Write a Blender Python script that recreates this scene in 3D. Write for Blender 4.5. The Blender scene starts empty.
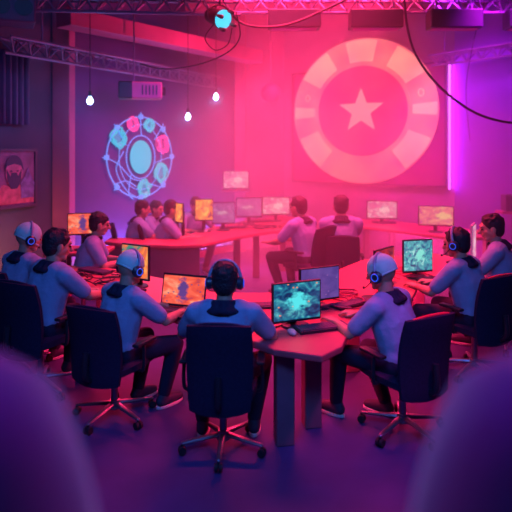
import bpy, bmesh, math, random
from mathutils import Vector, Matrix
C = bpy.context
S = C.scene
R = math.radians
random.seed(7)
F, HC, HY = 560.0, 2.1, 148.0          # focal length in px, camera height, horizon row

# ---------------------------------------------------------------- camera, world, light
cam_d = bpy.data.cameras.new('camera'); cam = bpy.data.objects.new('camera', cam_d); S.collection.objects.link(cam)
cam.location = (0, 0, HC); cam.rotation_euler = (R(90), 0, 0)
cam_d.sensor_width = 36; cam_d.lens = 36 * F / 512; cam_d.shift_y = -(256 - HY) / 512
cam_d.clip_start = 0.02
cam_d.dof.use_dof = True; cam_d.dof.focus_distance = 5.0; cam_d.dof.aperture_fstop = 1.15
S.camera = cam
w = bpy.data.worlds.new('world'); S.world = w; w.use_nodes = True
w.node_tree.nodes['Background'].inputs[0].default_value = (0.06, 0.02, 0.12, 1)
w.node_tree.nodes['Background'].inputs[1].default_value = 0.3
S.view_settings.view_transform = 'Standard'; S.view_settings.look = 'None'
S.view_settings.exposure = 0.0; S.view_settings.gamma = 1.0
S.cycles.volume_step_rate = 2.0
S.cycles.volume_max_steps = 64
S.cycles.max_bounces = 5; S.cycles.volume_bounces = 0; S.cycles.sample_clamp_indirect = 4

def light(kind, name, loc, target, col, power, size=1.0, size_y=None, spot=60, blend=0.6):
    d = bpy.data.lights.new(name, kind); o = bpy.data.objects.new(name, d); S.collection.objects.link(o)
    o.location = loc; d.color = col; d.energy = power
    v = Vector(target) - Vector(loc); o.rotation_euler = v.to_track_quat('-Z', 'Y').to_euler()
    if kind == 'AREA':
        d.size = size
        if size_y: d.shape = 'RECTANGLE'; d.size_y = size_y
    elif kind == 'SPOT':
        d.spot_size = R(spot); d.spot_blend = blend; d.shadow_soft_size = size
    else: d.shadow_soft_size = size
    return o
def aim(o, spread): o.data.spread = R(spread); return o
aim(light('AREA', 'pink_wash_light', (0.9, 8.2, 4.7), (0.8, 8.6, 0), (1.0, 0.035, 0.15), 520, 2.6, 1.6), 110)
aim(light('AREA', 'red_desk_light', (0.5, 6.6, 4.6), (0.4, 6.2, 0), (1.0, 0.025, 0.09), 215, 2.0, 1.2), 95)
light('SPOT', 'magenta_wall_light', (2.6, 8.0, 4.3), (3.95, 9.7, 1.9), (0.75, 0.03, 1.0), 520, 0.3, spot=80)
vw = light('AREA', 'violet_wall_light', (-1.5, 9.85, 0.2), (-1.72, 10.02, 1.2), (0.32, 0.24, 1.0), 90, 3.2, 0.1)
vw.rotation_euler = (R(180 - 14), 0, math.atan2(2.9, 2.5))
light('SPOT', 'violet_top_light', (-0.6, 6.6, 3.0), (-2.3, 9.3, 2.6), (0.25, 0.12, 1.0), 130, 0.3, spot=50, blend=1)
light('SPOT', 'pink_back_light', (0.9, 8.8, 4.2), (0.1, 12.0, 1.9), (1.0, 0.08, 0.30), 460, 0.3, spot=62, blend=1)
light('SPOT', 'pink_truss_light', (0.6, 8.6, 3.3), (-1.2, 8.6, 4.4), (1.0, 0.03, 0.16), 220, 0.2, spot=90, blend=1)
light('SPOT', 'magenta_haze_light', (3.4, 7.4, 4.4), (2.7, 9.8, 1.2), (0.75, 0.01, 1.0), 650, 0.3, spot=60, blend=1)
light('SPOT', 'pink_rim_light', (0.1, 7.8, 3.1), (0.0, 4.3, 0.9), (1.0, 0.03, 0.13), 170, 0.25, spot=75, blend=0.8)
light('SPOT', 'orange_left_light', (-2.9, 6.6, 0.4), (-3.5, 7.6, 0.7), (1.0, 0.36, 0.14), 75, 0.1, spot=90, blend=1)
aim(light('AREA', 'blue_fill_light', (0.0, 0.3, 4.3), (0.0, 4.8, 0.8), (0.08, 0.30, 1.0), 58, 3.0, 1.0), 120)
light('AREA', 'violet_floor_light', (0.0, 1.6, 4.8), (0.0, 3.0, 0.0), (0.05, 0.09, 0.9), 46, 3.0, 2.0)
light('SPOT', 'magenta_floor_light', (2.0, 2.6, 4.6), (1.0, 3.9, 0), (1.0, 0.01, 0.55), 420, 0.2, spot=26, blend=1)
light('SPOT', 'magenta_floor_light', (-2.4, 2.2, 4.6), (-1.15, 3.5, 0), (0.7, 0.01, 0.7), 140, 0.2, spot=26, blend=1)
light('SPOT', 'magenta_seat_light', (1.4, 1.9, 2.9), (0.45, 0.6, 1.65), (1.0, 0.01, 0.45), 36, 0.1, spot=50)
light('SPOT', 'magenta_seat_light', (-1.4, 1.9, 2.9), (-0.45, 0.6, 1.65), (1.0, 0.01, 0.5), 26, 0.1, spot=50)

# ---------------------------------------------------------------- materials
def mat(name, col, rough=0.6, metal=0.0, emit=None, es=1.0, noise=0.0, nscale=8.0, bump=0.0, sheen=0.0, spec=0.5, emit2=None):
    m = bpy.data.materials.new(name); m.use_nodes = True; nt = m.node_tree; b = nt.nodes['Principled BSDF']
    b.inputs['Base Color'].default_value = (*col, 1); b.inputs['Roughness'].default_value = rough
    b.inputs['Metallic'].default_value = metal; b.inputs['Specular IOR Level'].default_value = spec
    if sheen: b.inputs['Sheen Weight'].default_value = sheen
    if emit: b.inputs['Emission Color'].default_value = (*emit, 1); b.inputs['Emission Strength'].default_value = es
    if emit2:
        tc = nt.nodes.new('ShaderNodeTexCoord'); n = nt.nodes.new('ShaderNodeTexNoise'); n.inputs['Scale'].default_value = 1.3; n.inputs['Detail'].default_value = 3
        nt.links.new(tc.outputs['Object'], n.inputs['Vector']); r = nt.nodes.new('ShaderNodeValToRGB'); r.color_ramp.elements[0].position = 0.35; r.color_ramp.elements[1].position = 0.65
        r.color_ramp.elements[0].color = (*emit, 1); r.color_ramp.elements[1].color = (*emit2, 1); nt.links.new(n.outputs['Fac'], r.inputs[0]); nt.links.new(r.outputs[0], b.inputs['Emission Color'])
    if noise or bump:
        tc = nt.nodes.new('ShaderNodeTexCoord'); n = nt.nodes.new('ShaderNodeTexNoise')
        n.inputs['Scale'].default_value = nscale; n.inputs['Detail'].default_value = 4
        nt.links.new(tc.outputs['Object'], n.inputs['Vector'])
        if noise:
            r = nt.nodes.new('ShaderNodeValToRGB'); r.color_ramp.elements[0].position = 0.3; r.color_ramp.elements[1].position = 0.7
            r.color_ramp.elements[0].color = (*[c * (1 - noise) for c in col], 1); r.color_ramp.elements[1].color = (*[min(1, c * (1 + noise)) for c in col], 1)
            nt.links.new(n.outputs['Fac'], r.inputs[0]); nt.links.new(r.outputs[0], b.inputs['Base Color'])
        if bump:
            bp = nt.nodes.new('ShaderNodeBump'); bp.inputs['Strength'].default_value = bump; bp.inputs['Distance'].default_value = 0.02
            nt.links.new(n.outputs['Fac'], bp.inputs['Height']); nt.links.new(bp.outputs[0], b.inputs['Normal'])
    return m
def screen_mat(name, stops, es=1.5, scale=5.0, seed=0.0, blocks=True, fig=None):
    """a game picture: noise shapes run through a colour ramp, crossed by a few interface blocks"""
    m = bpy.data.materials.new(name); m.use_nodes = True; nt = m.node_tree; N = nt.nodes.new; b = nt.nodes['Principled BSDF']
    b.inputs['Base Color'].default_value = (0.01, 0.01, 0.01, 1); b.inputs['Roughness'].default_value = 0.2
    tc = N('ShaderNodeTexCoord'); mp = N('ShaderNodeMapping'); mp.inputs['Location'].default_value = (seed, seed * .7, seed * 1.3)
    nt.links.new(tc.outputs['Generated'], mp.inputs['Vector'])
    n = N('ShaderNodeTexNoise'); n.inputs['Scale'].default_value = scale; n.inputs['Detail'].default_value = 5; n.inputs['Distortion'].default_value = 0.8
    nt.links.new(mp.outputs[0], n.inputs['Vector'])
    r = N('ShaderNodeValToRGB'); cr = r.color_ramp; cr.interpolation = 'LINEAR'
    cr.elements[0].position = 0.3; cr.elements[0].color = (*stops[0], 1); cr.elements[1].position = 0.68; cr.elements[1].color = (*stops[-1], 1)
    for i, s in enumerate(stops[1:-1]):
        e = cr.elements.new(0.3 + 0.38 * (i + 1) / (len(stops) - 1)); e.color = (*s, 1)
    nt.links.new(n.outputs['Fac'], r.inputs[0]); out = r.outputs[0]
    if blocks:
        v = N('ShaderNodeTexVoronoi'); v.distance = 'CHEBYCHEV'; v.inputs['Scale'].default_value = 6.0
        nt.links.new(mp.outputs[0], v.inputs['Vector'])
        gt = N('ShaderNodeMath'); gt.operation = 'LESS_THAN'; gt.inputs[1].default_value = 0.11; nt.links.new(v.outputs['Distance'], gt.inputs[0])
        mx = N('ShaderNodeMix'); mx.data_type = 'RGBA'; nt.links.new(gt.outputs[0], mx.inputs[0])
        nt.links.new(out, mx.inputs[6]); mx.inputs[7].default_value = (*blocks, 1) if isinstance(blocks, tuple) else (0.9, 0.35, 0.2, 1)
        out = mx.outputs[2]
    if fig:
        sb = N('ShaderNodeVectorMath'); sb.operation = 'SUBTRACT'; sb.inputs[1].default_value = (0.5 + fig[1], 0.5, 0.5); nt.links.new(tc.outputs['Generated'], sb.inputs[0])
        ml = N('ShaderNodeVectorMath'); ml.operation = 'MULTIPLY'; ml.inputs[1].default_value = (fig[2], 0.0, fig[3]); nt.links.new(sb.outputs[0], ml.inputs[0])
        ln_ = N('ShaderNodeVectorMath'); ln_.operation = 'LENGTH'; nt.links.new(ml.outputs[0], ln_.inputs[0])
        n2 = N('ShaderNodeTexNoise'); n2.inputs['Scale'].default_value = 9.0; n2.inputs['Detail'].default_value = 3; nt.links.new(mp.outputs[0], n2.inputs['Vector'])
        ad = N('ShaderNodeMath'); ad.operation = 'ADD'; nt.links.new(ln_.outputs['Value'], ad.inputs[0]); nt.links.new(n2.outputs['Fac'], ad.inputs[1])
        mr_ = N('ShaderNodeMapRange'); mr_.inputs['From Min'].default_value = 1.05; mr_.inputs['From Max'].default_value = 0.80; nt.links.new(ad.outputs[0], mr_.inputs['Value'])
        mx = N('ShaderNodeMix'); mx.data_type = 'RGBA'; nt.links.new(mr_.outputs[0], mx.inputs[0]); nt.links.new(out, mx.inputs[6]); mx.inputs[7].default_value = (*fig[0], 1); out = mx.outputs[2]
    nt.links.new(out, b.inputs['Emission Color']); b.inputs['Emission Strength'].default_value = es
    return m
M = dict(
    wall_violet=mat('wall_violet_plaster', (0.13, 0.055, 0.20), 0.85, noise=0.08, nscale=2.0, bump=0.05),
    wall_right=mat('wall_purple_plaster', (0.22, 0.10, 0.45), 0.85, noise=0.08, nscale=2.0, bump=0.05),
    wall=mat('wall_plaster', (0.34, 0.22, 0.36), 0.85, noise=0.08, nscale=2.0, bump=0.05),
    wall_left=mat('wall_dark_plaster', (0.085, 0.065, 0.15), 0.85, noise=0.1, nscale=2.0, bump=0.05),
    floor=mat('floor_vinyl', (0.045, 0.045, 0.17), 0.6, noise=0.12, nscale=3.0, bump=0.02, spec=0.18),
    ceil=mat('ceiling_paint', (0.10, 0.08, 0.16), 0.9, noise=0.1),
    beam=mat('beam_paint', (0.45, 0.10, 0.22), 0.7, noise=0.1, nscale=3),
    truss=mat('truss_steel', (0.20, 0.14, 0.26), 0.5, 0.4),
    black=mat('black_plastic', (0.018, 0.016, 0.03), 0.45, noise=0.1),
    rubber=mat('black_rubber', (0.012, 0.01, 0.02), 0.7),
    chair=mat('chair_fabric', (0.016, 0.014, 0.05), 0.8, noise=0.15, nscale=60, bump=0.1, spec=0.2),
    chrome=mat('chair_metal', (0.25, 0.24, 0.32), 0.35, 0.8),
    redglint=mat('chair_red_glint', (0.8, 0.03, 0.06), 0.35),  # red light glint along the chair top, put into the base colour
    shirt=mat('shirt_cloth', (0.24, 0.34, 0.56), 0.85, noise=0.06, nscale=9, bump=0.9, spec=0.2),
    collar=mat('collar_cloth', (0.02, 0.018, 0.05), 0.8, bump=0.2, spec=0.2),
    pants=mat('trouser_cloth', (0.02, 0.02, 0.055), 0.8, bump=0.3, nscale=12, spec=0.2),
    skin=mat('skin', (0.50, 0.26, 0.20), 0.55, noise=0.05, nscale=20),
    hair=mat('hair', (0.018, 0.012, 0.025), 0.6, bump=0.6, nscale=60),
    cap=mat('cap_cloth', (0.42, 0.74, 0.74), 0.8, noise=0.06, nscale=20, bump=0.1),
    eye=mat('eye', (0.02, 0.01, 0.01), 0.2),
    sole=mat('shoe_sole', (0.6, 0.6, 0.65), 0.6), shoe=mat('shoe_fabric', (0.03, 0.03, 0.07), 0.7),
    headset=mat('headset_plastic', (0.03, 0.03, 0.06), 0.3), band=mat('headset_band', (0.30, 0.32, 0.5), 0.3),
    cupglow=mat('headset_light', (0.05, 0.1, 0.6), 0.3, emit=(0.03, 0.12, 1.0), es=0.6),
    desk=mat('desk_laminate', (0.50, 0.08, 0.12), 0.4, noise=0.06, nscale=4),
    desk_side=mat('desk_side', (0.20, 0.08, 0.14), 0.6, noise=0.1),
    white=mat('white_plastic', (0.6, 0.58, 0.62), 0.4),
    cable=mat('cable_rubber', (0.02, 0.012, 0.03), 0.5),
    redcable=mat('desk_cable', (0.35, 0.03, 0.10), 0.5),
    velvet=mat('seat_velvet', (0.26, 0.005, 0.20), 0.8, sheen=0.8, noise=0.1, spec=0.1),
    cyan=mat('neon_cyan', (0.02, 0.06, 0.08), 0.4, emit=(0.03, 0.50, 0.72), es=1.0),
    blue=mat('neon_blue', (0.1, 0.15, 0.4), 0.4, emit=(0.10, 0.30, 0.85), es=0.9),
    pinkn=mat('neon_pink', (0.4, 0.05, 0.2), 0.4, emit=(1.0, 0.06, 0.30), es=0.9),
    bulb=mat('bulb_glass', (0.8, 0.9, 1), 0.3, emit=(0.45, 0.75, 1.0), es=9),
    cyanlamp=mat('lamp_lens', (0.1, 0.6, 0.7), 0.3, emit=(0.0, 0.65, 0.85), es=1.2),
    led=mat('led_strip', (0.7, 0.4, 0.9), 0.3, emit=(0.75, 0.12, 1.0), es=3),
    screenwall=mat('projection_cloth', (0.22, 0.03, 0.14), 0.8, emit=(0.75, 0.02, 0.22), emit2=(0.5, 0.01, 0.45), es=0.12, noise=0.15, nscale=1.5),
    disc=mat('projected_disc', (0.5, 0.2, 0.2), 0.8, emit=(1.0, 0.13, 0.22), emit2=(1.0, 0.34, 0.26), es=0.6, noise=0.1),
    disc_in=mat('projected_centre', (0.4, 0.05, 0.15), 0.8, emit=(1.0, 0.03, 0.18), emit2=(1.0, 0.10, 0.24), es=0.5),
    disc_lite=mat('projected_wedge', (0.6, 0.3, 0.25), 0.8, emit=(1.0, 0.34, 0.26), emit2=(1.0, 0.56, 0.36), es=0.72),
    star=mat('projected_star', (0.6, 0.25, 0.25), 0.8, emit=(1.0, 0.32, 0.30), es=0.85),
    frame=mat('picture_frame', (0.10, 0.04, 0.12), 0.5),
    p_bg=mat('print_background', (0.28, 0.09, 0.24), 0.6, noise=0.3, nscale=5), p_skin=mat('print_face', (0.60, 0.14, 0.30), 0.6, noise=0.3, nscale=14),
    p_dark=mat('print_dark', (0.06, 0.03, 0.11), 0.6), p_coat=mat('print_coat', (0.55, 0.10, 0.20), 0.6, noise=0.4, nscale=10), p_hi=mat('print_violet', (0.22, 0.12, 0.38), 0.6, noise=0.4, nscale=16),
    curtain=mat('curtain_cloth', (0.10, 0.06, 0.17), 0.9, noise=0.1),
)
M['scr_teal'] = screen_mat('screen_teal_game', [(0.005, 0.02, 0.09), (0.01, 0.06, 0.18), (0.02, 0.20, 0.32), (0.10, 0.50, 0.55)], 1.0, 5.5, 1.2, (0.9, 0.25, 0.12), ((0.10, 0.80, 0.85), 0.0, 2.2, 2.0))
M['scr_teal2'] = screen_mat('screen_blue_game', [(0.03, 0.05, 0.16), (0.05, 0.20, 0.36), (0.10, 0.50, 0.55), (0.5, 0.9, 0.85)], 0.9, 6, 4.1, (0.3, 0.25, 0.5), ((0.25, 0.85, 0.75), 0.05, 3.0, 2.0))
M['scr_fire'] = screen_mat('screen_fire_game', [(0.10, 0.02, 0.16), (0.85, 0.08, 0.05), (1.0, 0.14, 0.08), (1.0, 0.42, 0.26)], 1.0, 2.6, 2.3, (0.16, 0.07, 0.25), ((0.12, 0.05, 0.25), -0.02, 3.6, 1.2))
M['scr_violet'] = screen_mat('screen_violet_menu', [(0.10, 0.05, 0.30), (0.14, 0.07, 0.36), (0.18, 0.09, 0.42)], 0.8, 3.0, 5.0, (0.30, 0.12, 0.45))
M['scr_red'] = screen_mat('screen_dark_red_game', [(0.05, 0.0, 0.03), (0.35, 0.01, 0.03), (0.75, 0.05, 0.05)], 0.9, 3.0, 6.0, False)
M['scr_orange'] = screen_mat('screen_orange_game', [(0.25, 0.03, 0.10), (1.0, 0.22, 0.05), (1.0, 0.5, 0.1)], 1.2, 4.0, 3.0, (0.4, 0.05, 0.2))
M['scr_pink'] = screen_mat('screen_pink_game', [(0.45, 0.08, 0.30), (0.75, 0.15, 0.40), (0.9, 0.45, 0.60), (1, 0.8, 0.85)], 0.8, 5, 7.5, (0.9, 0.3, 0.2), ((1.0, 0.75, 0.8), 0.1, 2.4, 2.4))
M['scr_lilac'] = screen_mat('screen_lilac_page', [(0.25, 0.10, 0.42), (0.40, 0.14, 0.50), (0.6, 0.3, 0.7)], 0.6, 5.0, 8.5, (0.8, 0.6, 0.85), ((0.75, 0.55, 0.8), -0.05, 1.8, 5.0))
M['scr_gold'] = screen_mat('screen_gold_game', [(0.5, 0.06, 0.35), (0.8, 0.10, 0.28), (1, 0.30, 0.25), (1, 0.6, 0.4)], 0.9, 6.0, 9.5, (0.6, 0.1, 0.5), ((1.0, 0.6, 0.3), 0.2, 2.2, 2.2))
M['scr_green'] = screen_mat('screen_orange_green_game', [(0.02, 0.12, 0.12), (0.05, 0.25, 0.2), (0.9, 0.15, 0.05), (1.0, 0.4, 0.1)], 1.0, 2.0, 3.4, False)

# ---------------------------------------------------------------- helpers
def at(px, d): return (px - 256) * d / F
def zat(py, d): return HC - (py - HY) * d / F
def link(o): S.collection.objects.link(o); return o
def obj(name, bm, m, parent=None, smooth=True, bevel=0.0, normals=True):
    me = bpy.data.meshes.new(name)
    if normals: bmesh.ops.recalc_face_normals(bm, faces=bm.faces)
    bm.to_mesh(me); bm.free(); o = link(bpy.data.objects.new(name, me))
    ms = m if isinstance(m, (list, tuple)) else [m]
    for q in ms: me.materials.append(q)
    if smooth:
        for p in me.polygons: p.use_smooth = True
        me.set_sharp_from_angle(angle=R(40))
    if bevel:
        b = o.modifiers.new('b', 'BEVEL'); b.width = bevel; b.segments = 2; b.limit_method = 'ANGLE'; b.angle_limit = R(50)
    if parent: o.parent = parent
    return o
def thing(name, label, cat, loc=(0, 0, 0), rz=0.0, group=None, scale=1.0):
    o = link(bpy.data.objects.new(name, None)); o.empty_display_size = 0.1
    o.location = loc; o.rotation_euler = (0, 0, rz); o.scale = (scale,) * 3
    return tag(o, label, cat, group)
def tag(o, label, cat, group=None):
    o['label'] = label; o['category'] = cat
    if group: o['group'] = group
    return o
def struct(o): o['kind'] = 'structure'; return o
def copy_tree(o, parent=None):
    c = o.copy(); S.collection.objects.link(c); c.parent = parent
    for ch in list(o.children): copy_tree(ch, c)
    return c
def box(bm, c, s, rz=0.0, mtx=None):
    r = bmesh.ops.create_cube(bm, size=1.0)
    T = Matrix.Translation(c) @ Matrix.Rotation(rz, 4, 'Z') @ Matrix.Diagonal((*s, 1))
    if mtx: T = mtx @ T
    bmesh.ops.transform(bm, matrix=T, verts=r['verts']); return bm
def prism(bm, pts, z0, z1):
    n = len(pts); a = [bm.verts.new((x, y, z0)) for x, y in pts]; b = [bm.verts.new((x, y, z1)) for x, y in pts]
    bm.faces.new(a[::-1]); bm.faces.new(b)
    for i in range(n): bm.faces.new((a[i], a[(i + 1) % n], b[(i + 1) % n], b[i]))
    return bm
def frame_of(v):
    v = v.normalized(); up = Vector((0, 0, 1)) if abs(v.z) < 0.95 else Vector((1, 0, 0))
    x = v.cross(up).normalized(); return x, x.cross(v).normalized()
def caps(bm, p0, p1, r0, r1, seg=12, flat=1.0):
    """tapered capsule with round ends"""
    p0, p1 = Vector(p0), Vector(p1); v = p1 - p0
    if v.length < 1e-6: v = Vector((0, 0, 1e-5))
    ax = v.normalized(); x, y = frame_of(v); rings = []
    for k in range(-3, 1): t = k / 3 * math.pi / 2; rings.append((p0 + ax * r0 * math.sin(t), r0 * max(math.cos(t), 0.02)))
    for k in range(0, 4): t = k / 3 * math.pi / 2; rings.append((p1 + ax * r1 * math.sin(t), r1 * max(math.cos(t), 0.02)))
    V = [[bm.verts.new(c + (x * math.cos(a) * r + y * math.sin(a) * r * flat)) for a in (i * 2 * math.pi / seg for i in range(seg))] for c, r in rings]
    for A, B in zip(V, V[1:]):
        for i in range(seg): bm.faces.new((A[i], A[(i + 1) % seg], B[(i + 1) % seg], B[i]))
    bm.faces.new(V[0][::-1]); bm.faces.new(V[-1]); return bm
def chain(bm, pts, rs, seg=12):
    for i in range(len(pts) - 1): caps(bm, pts[i], pts[i + 1], rs[i], rs[i + 1], seg)
def ell(bm, c, r, mtx=None, u=20, v=14):
    q = bmesh.ops.create_uvsphere(bm, u_segments=u, v_segments=v, radius=1.0)
    T = Matrix.Translation(c) @ Matrix.Diagonal((*r, 1))
    if mtx: T = mtx @ T
    bmesh.ops.transform(bm, matrix=T, verts=q['verts']); return q['verts']
def cyl(bm, p0, p1, r0, r1=None, seg=16):
    r1 = r0 if r1 is None else r1; p0, p1 = Vector(p0), Vector(p1); x, y = frame_of(p1 - p0)
    A, B = [[bm.verts.new(c + x * math.cos(i * 2 * math.pi / seg) * r + y * math.sin(i * 2 * math.pi / seg) * r) for i in range(seg)] for c, r in ((p0, r0), (p1, r1))]
    bm.faces.new(A[::-1]); bm.faces.new(B)
    for i in range(seg): bm.faces.new((A[i], A[(i + 1) % seg], B[(i + 1) % seg], B[i]))
    return bm
def smooth_pts(pts, n=8):
    pts = [Vector(p) for p in pts]; P = [pts[0]] + pts + [pts[-1]]; out = []
    for i in range(1, len(P) - 2):
        a, b, c, d = P[i - 1:i + 3]
        for k in range(n):
            t = k / n; out.append(0.5 * ((2 * b) + (c - a) * t + (2 * a - 5 * b + 4 * c - d) * t * t + (3 * b - a - 3 * c + d) * t ** 3))
    return out + [pts[-1]]
def tube(bm, pts, r, seg=8, closed=False, n=8, raw=False):
    P = [Vector(p) for p in pts] if raw else smooth_pts(pts, n)
    rings = []; m = len(P); px = None
    for i, p in enumerate(P):
        t = (P[(i + 1) % m] - P[i - 1]) if closed else (P[min(i + 1, m - 1)] - P[max(i - 1, 0)])
        t.normalize()
        if px is None: px, _ = frame_of(t)
        px = (px - t * px.dot(t)).normalized(); py = t.cross(px)
        rings.append([bm.verts.new(p + px * math.cos(j * 2 * math.pi / seg) * r + py * math.sin(j * 2 * math.pi / seg) * r) for j in range(seg)])
    for i in range(m if closed else m - 1):
        A, B = rings[i], rings[(i + 1) % m]
        for j in range(seg): bm.faces.new((A[j], A[(j + 1) % seg], B[(j + 1) % seg], B[j]))
    if not closed: bm.faces.new(rings[0][::-1]); bm.faces.new(rings[-1])
    return bm
def slab(bm, w, h, t, curve, k=0.3, n=12, taper=0.0):
    """padded rounded panel in the XZ plane, centre at the origin; curve(u, v) bends it in y"""
    G = []
    for side in (0, 1):
        g = []
        for i in range(n + 1):
            row = []
            for j in range(n + 1):
                u, v = -1 + 2 * i / n, -1 + 2 * j / n
                x = u * math.sqrt(1 - k * v * v); z = v * math.sqrt(1 - k * u * u)
                e = max(abs(u), abs(v)); th = t / 2 * math.sqrt(max(0.0, 1 - e ** 6 * 0.75))
                row.append(bm.verts.new((x * w / 2 * (1 - taper * v), curve(u, v) + (th if side else -th), z * h / 2)))
            g.append(row)
        G.append(g)
        for i in range(n):
            for j in range(n):
                q = (g[i][j], g[i + 1][j], g[i + 1][j + 1], g[i][j + 1]); bm.faces.new(q if not side else q[::-1])
    A, B = G
    idx = [(i, 0) for i in range(n)] + [(n, j) for j in range(n)] + [(i, n) for i in range(n, 0, -1)] + [(0, j) for j in range(n, 0, -1)]
    for (a, b), (c, d) in zip(idx, idx[1:] + idx[:1]): bm.faces.new((A[a][b], A[c][d], B[c][d], B[a][b]))
    return bm
def fuse(name, bm, m, parent, voxel, smooth=4):
    """overlapping pieces remeshed into one continuous skin"""
    me = bpy.data.meshes.new(name); bmesh.ops.recalc_face_normals(bm, faces=bm.faces); bm.to_mesh(me); bm.free()
    t = link(bpy.data.objects.new(name, me))
    r = t.modifiers.new('r', 'REMESH'); r.mode = 'VOXEL'; r.voxel_size = voxel
    if smooth: s = t.modifiers.new('s', 'SMOOTH'); s.factor = 0.5; s.iterations = smooth
    dg = C.evaluated_depsgraph_get(); dg.update(); me2 = bpy.data.meshes.new_from_object(t.evaluated_get(dg))
    bpy.data.objects.remove(t); me2.name = name
    me2.materials.clear(); me2.materials.append(m)
    for p in me2.polygons: p.use_smooth = True
    o = link(bpy.data.objects.new(name, me2)); o.parent = parent; return o
def clip(bm, co, no):
    g = bm.verts[:] + bm.edges[:] + bm.faces[:]
    r = bmesh.ops.bisect_plane(bm, geom=g, plane_co=co, plane_no=no, clear_outer=True)
    e = [x for x in r['geom_cut'] if isinstance(x, bmesh.types.BMEdge)]
    bmesh.ops.edgeloop_fill(bm, edges=e)

# ---------------------------------------------------------------- the room
def wall(name, a, b, m, z1=5.0, t=0.15):
    a, b = Vector(a), Vector(b); d = (b - a).normalized(); n = Vector((-d.y, d.x))   # outward = left of a->b
    pts = [a, b, b + n * t, a + n * t]
    return struct(obj(name, prism(bmesh.new(), [tuple(p) for p in pts], 0, z1), m, smooth=False))
A0, A1, A2, A3, A4, A5, A6 = (-6.6, -0.2), (-2.93, 8.6), (-0.43, 11.5), (0.6, 12.15), (3.6, 10.15), (4.9, 8.1), (5.2, -0.2)
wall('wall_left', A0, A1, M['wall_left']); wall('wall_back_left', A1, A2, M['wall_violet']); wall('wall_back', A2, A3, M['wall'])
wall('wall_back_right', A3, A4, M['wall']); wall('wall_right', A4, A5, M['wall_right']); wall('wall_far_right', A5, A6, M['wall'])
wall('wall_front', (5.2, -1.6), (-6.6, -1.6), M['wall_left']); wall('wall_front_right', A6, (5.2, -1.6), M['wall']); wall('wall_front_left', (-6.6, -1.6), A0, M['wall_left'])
FP = [A0, A1, A2, A3, A4, A5, A6, (5.2, -1.6), (-6.6, -1.6)]
struct(obj('floor', prism(bmesh.new(), FP, -0.1, 0), M['floor'], smooth=False))
struct(obj('ceiling', prism(bmesh.new(), FP, 5.0, 5.1), M['ceil'], smooth=False))
struct(obj('platform', prism(bmesh.new(), [(-1.6, -1.5), (1.6, -1.5), (1.6, 1.25), (-1.6, 1.25)], 0, 0.7), M['floor'], smooth=False))
bl = (Vector(A2) - Vector(A1)).normalized(); bn = Vector((bl.y, -bl.x))            # back-left wall: along, inward
sl = (Vector(A4) - Vector(A3)).normalized(); sn = Vector((sl.y, -sl.x))
ll = (Vector(A1) - Vector(A0)).normalized(); ln = Vector((ll.y, -ll.x))
def onwall(o, d, n, p, z, off):      # local x along the wall, local -y into the room
    q = Vector(p) + n * off; o.location = (q.x, q.y, z); o.rotation_euler = (0, 0, math.atan2(d.y, d.x)); return o
struct(obj('trim_column', box(bmesh.new(), (-2.90, 8.45, 2.5), (0.26, 0.26, 4.98), 0), M['beam'], smooth=False, bevel=0.01))
struct(obj('trim_pilaster', box(bmesh.new(), (-0.32, 11.42, 2.5), (0.22, 0.22, 4.98), 0), M['beam'], smooth=False, bevel=0.01))
def skirt(name, a, b, n):
    a, b = Vector(a), Vector(b); struct(obj(name, prism(bmesh.new(), [tuple(a + n * .002), tuple(b + n * .002), tuple(b + n * .02), tuple(a + n * .02)], 0, 0.12), M['beam'], smooth=False))
skirt('baseboard_back_left', A1, A2, bn); skirt('baseboard_back_right', A3, A4, sn)

# ceiling beams, trusses
def beam(p0, p1, w_, h_):
    p0, p1 = Vector(p0), Vector(p1); v = p1 - p0; bm = bmesh.new(); box(bm, (0, 0, 0), (v.length, w_, h_))
    o = obj('trim_beam', bm, M['beam'], smooth=False, bevel=0.01); o.location = (p0 + p1) / 2; o.rotation_euler = (0, 0, math.atan2(v.y, v.x)); return struct(o)
beam((-2.6, 7.55, 3.86), (0.0, 10.9, 3.86), 0.34, 0.24)
beam((-4.2, 6.3, 4.75), (4.6, 6.3, 4.75), 0.3, 0.3)
beam((-1.2, 9.6, 4.6), (3.9, 9.6, 4.6), 0.3, 0.3)
def truss(label, p0, p1, h=0.22, bays=14, r=0.016):
    t = thing('lighting_truss', label, 'truss', p0, group=None); L = Vector(p1) - Vector(p0); ax = L.normalized(); side = ax.cross(Vector((0, 0, 1))).normalized()
    offs = [side * h / 2, -side * h / 2, Vector((0, 0, -h * 0.85))]
    for of in offs: obj('chord', cyl(bmesh.new(), of, L + of, r * 1.3, seg=8), M['truss'], t)
    b = bmesh.new()
    for i in range(bays):
        a, c = L * (i / bays), L * ((i + 1) / bays); mid = (a + c) / 2
        for s_ in offs[:2]:
            cyl(b, a + s_, mid + offs[2], r * .7, seg=6); cyl(b, mid + offs[2], c + s_, r * .7, seg=6)
        cyl(b, a + offs[0], c + offs[1], r * .7, seg=6)
    obj('bracing', b, M['truss'], t)
    for f in (0.12, 0.88):
        q = L * f; obj('hanger', cyl(bmesh.new(), q, q + Vector((0, 0, 4.99 - p0[2])), 0.012, seg=6), M['truss'], t)
    return t
truss('long steel lighting truss running along the left walls above the poster and neon wheel', (-3.05, 6.8, 3.45), (-0.78, 10.75, 3.45), bays=18)
truss('steel lighting truss across the top of the picture carrying the row of black light boxes', (-2.7, 8.0, 4.22), (4.5, 8.0, 4.22), bays=26)
truss('steel lighting truss at upper left in front of the others', (-3.6, 6.9, 4.0), (-0.2, 7.2, 4.0), bays=14)
truss('small steel truss along the violet right wall behind the hanging cable', (3.1, 9.9, 3.72), (4.45, 8.2, 3.72), h=0.2, bays=8)

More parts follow.
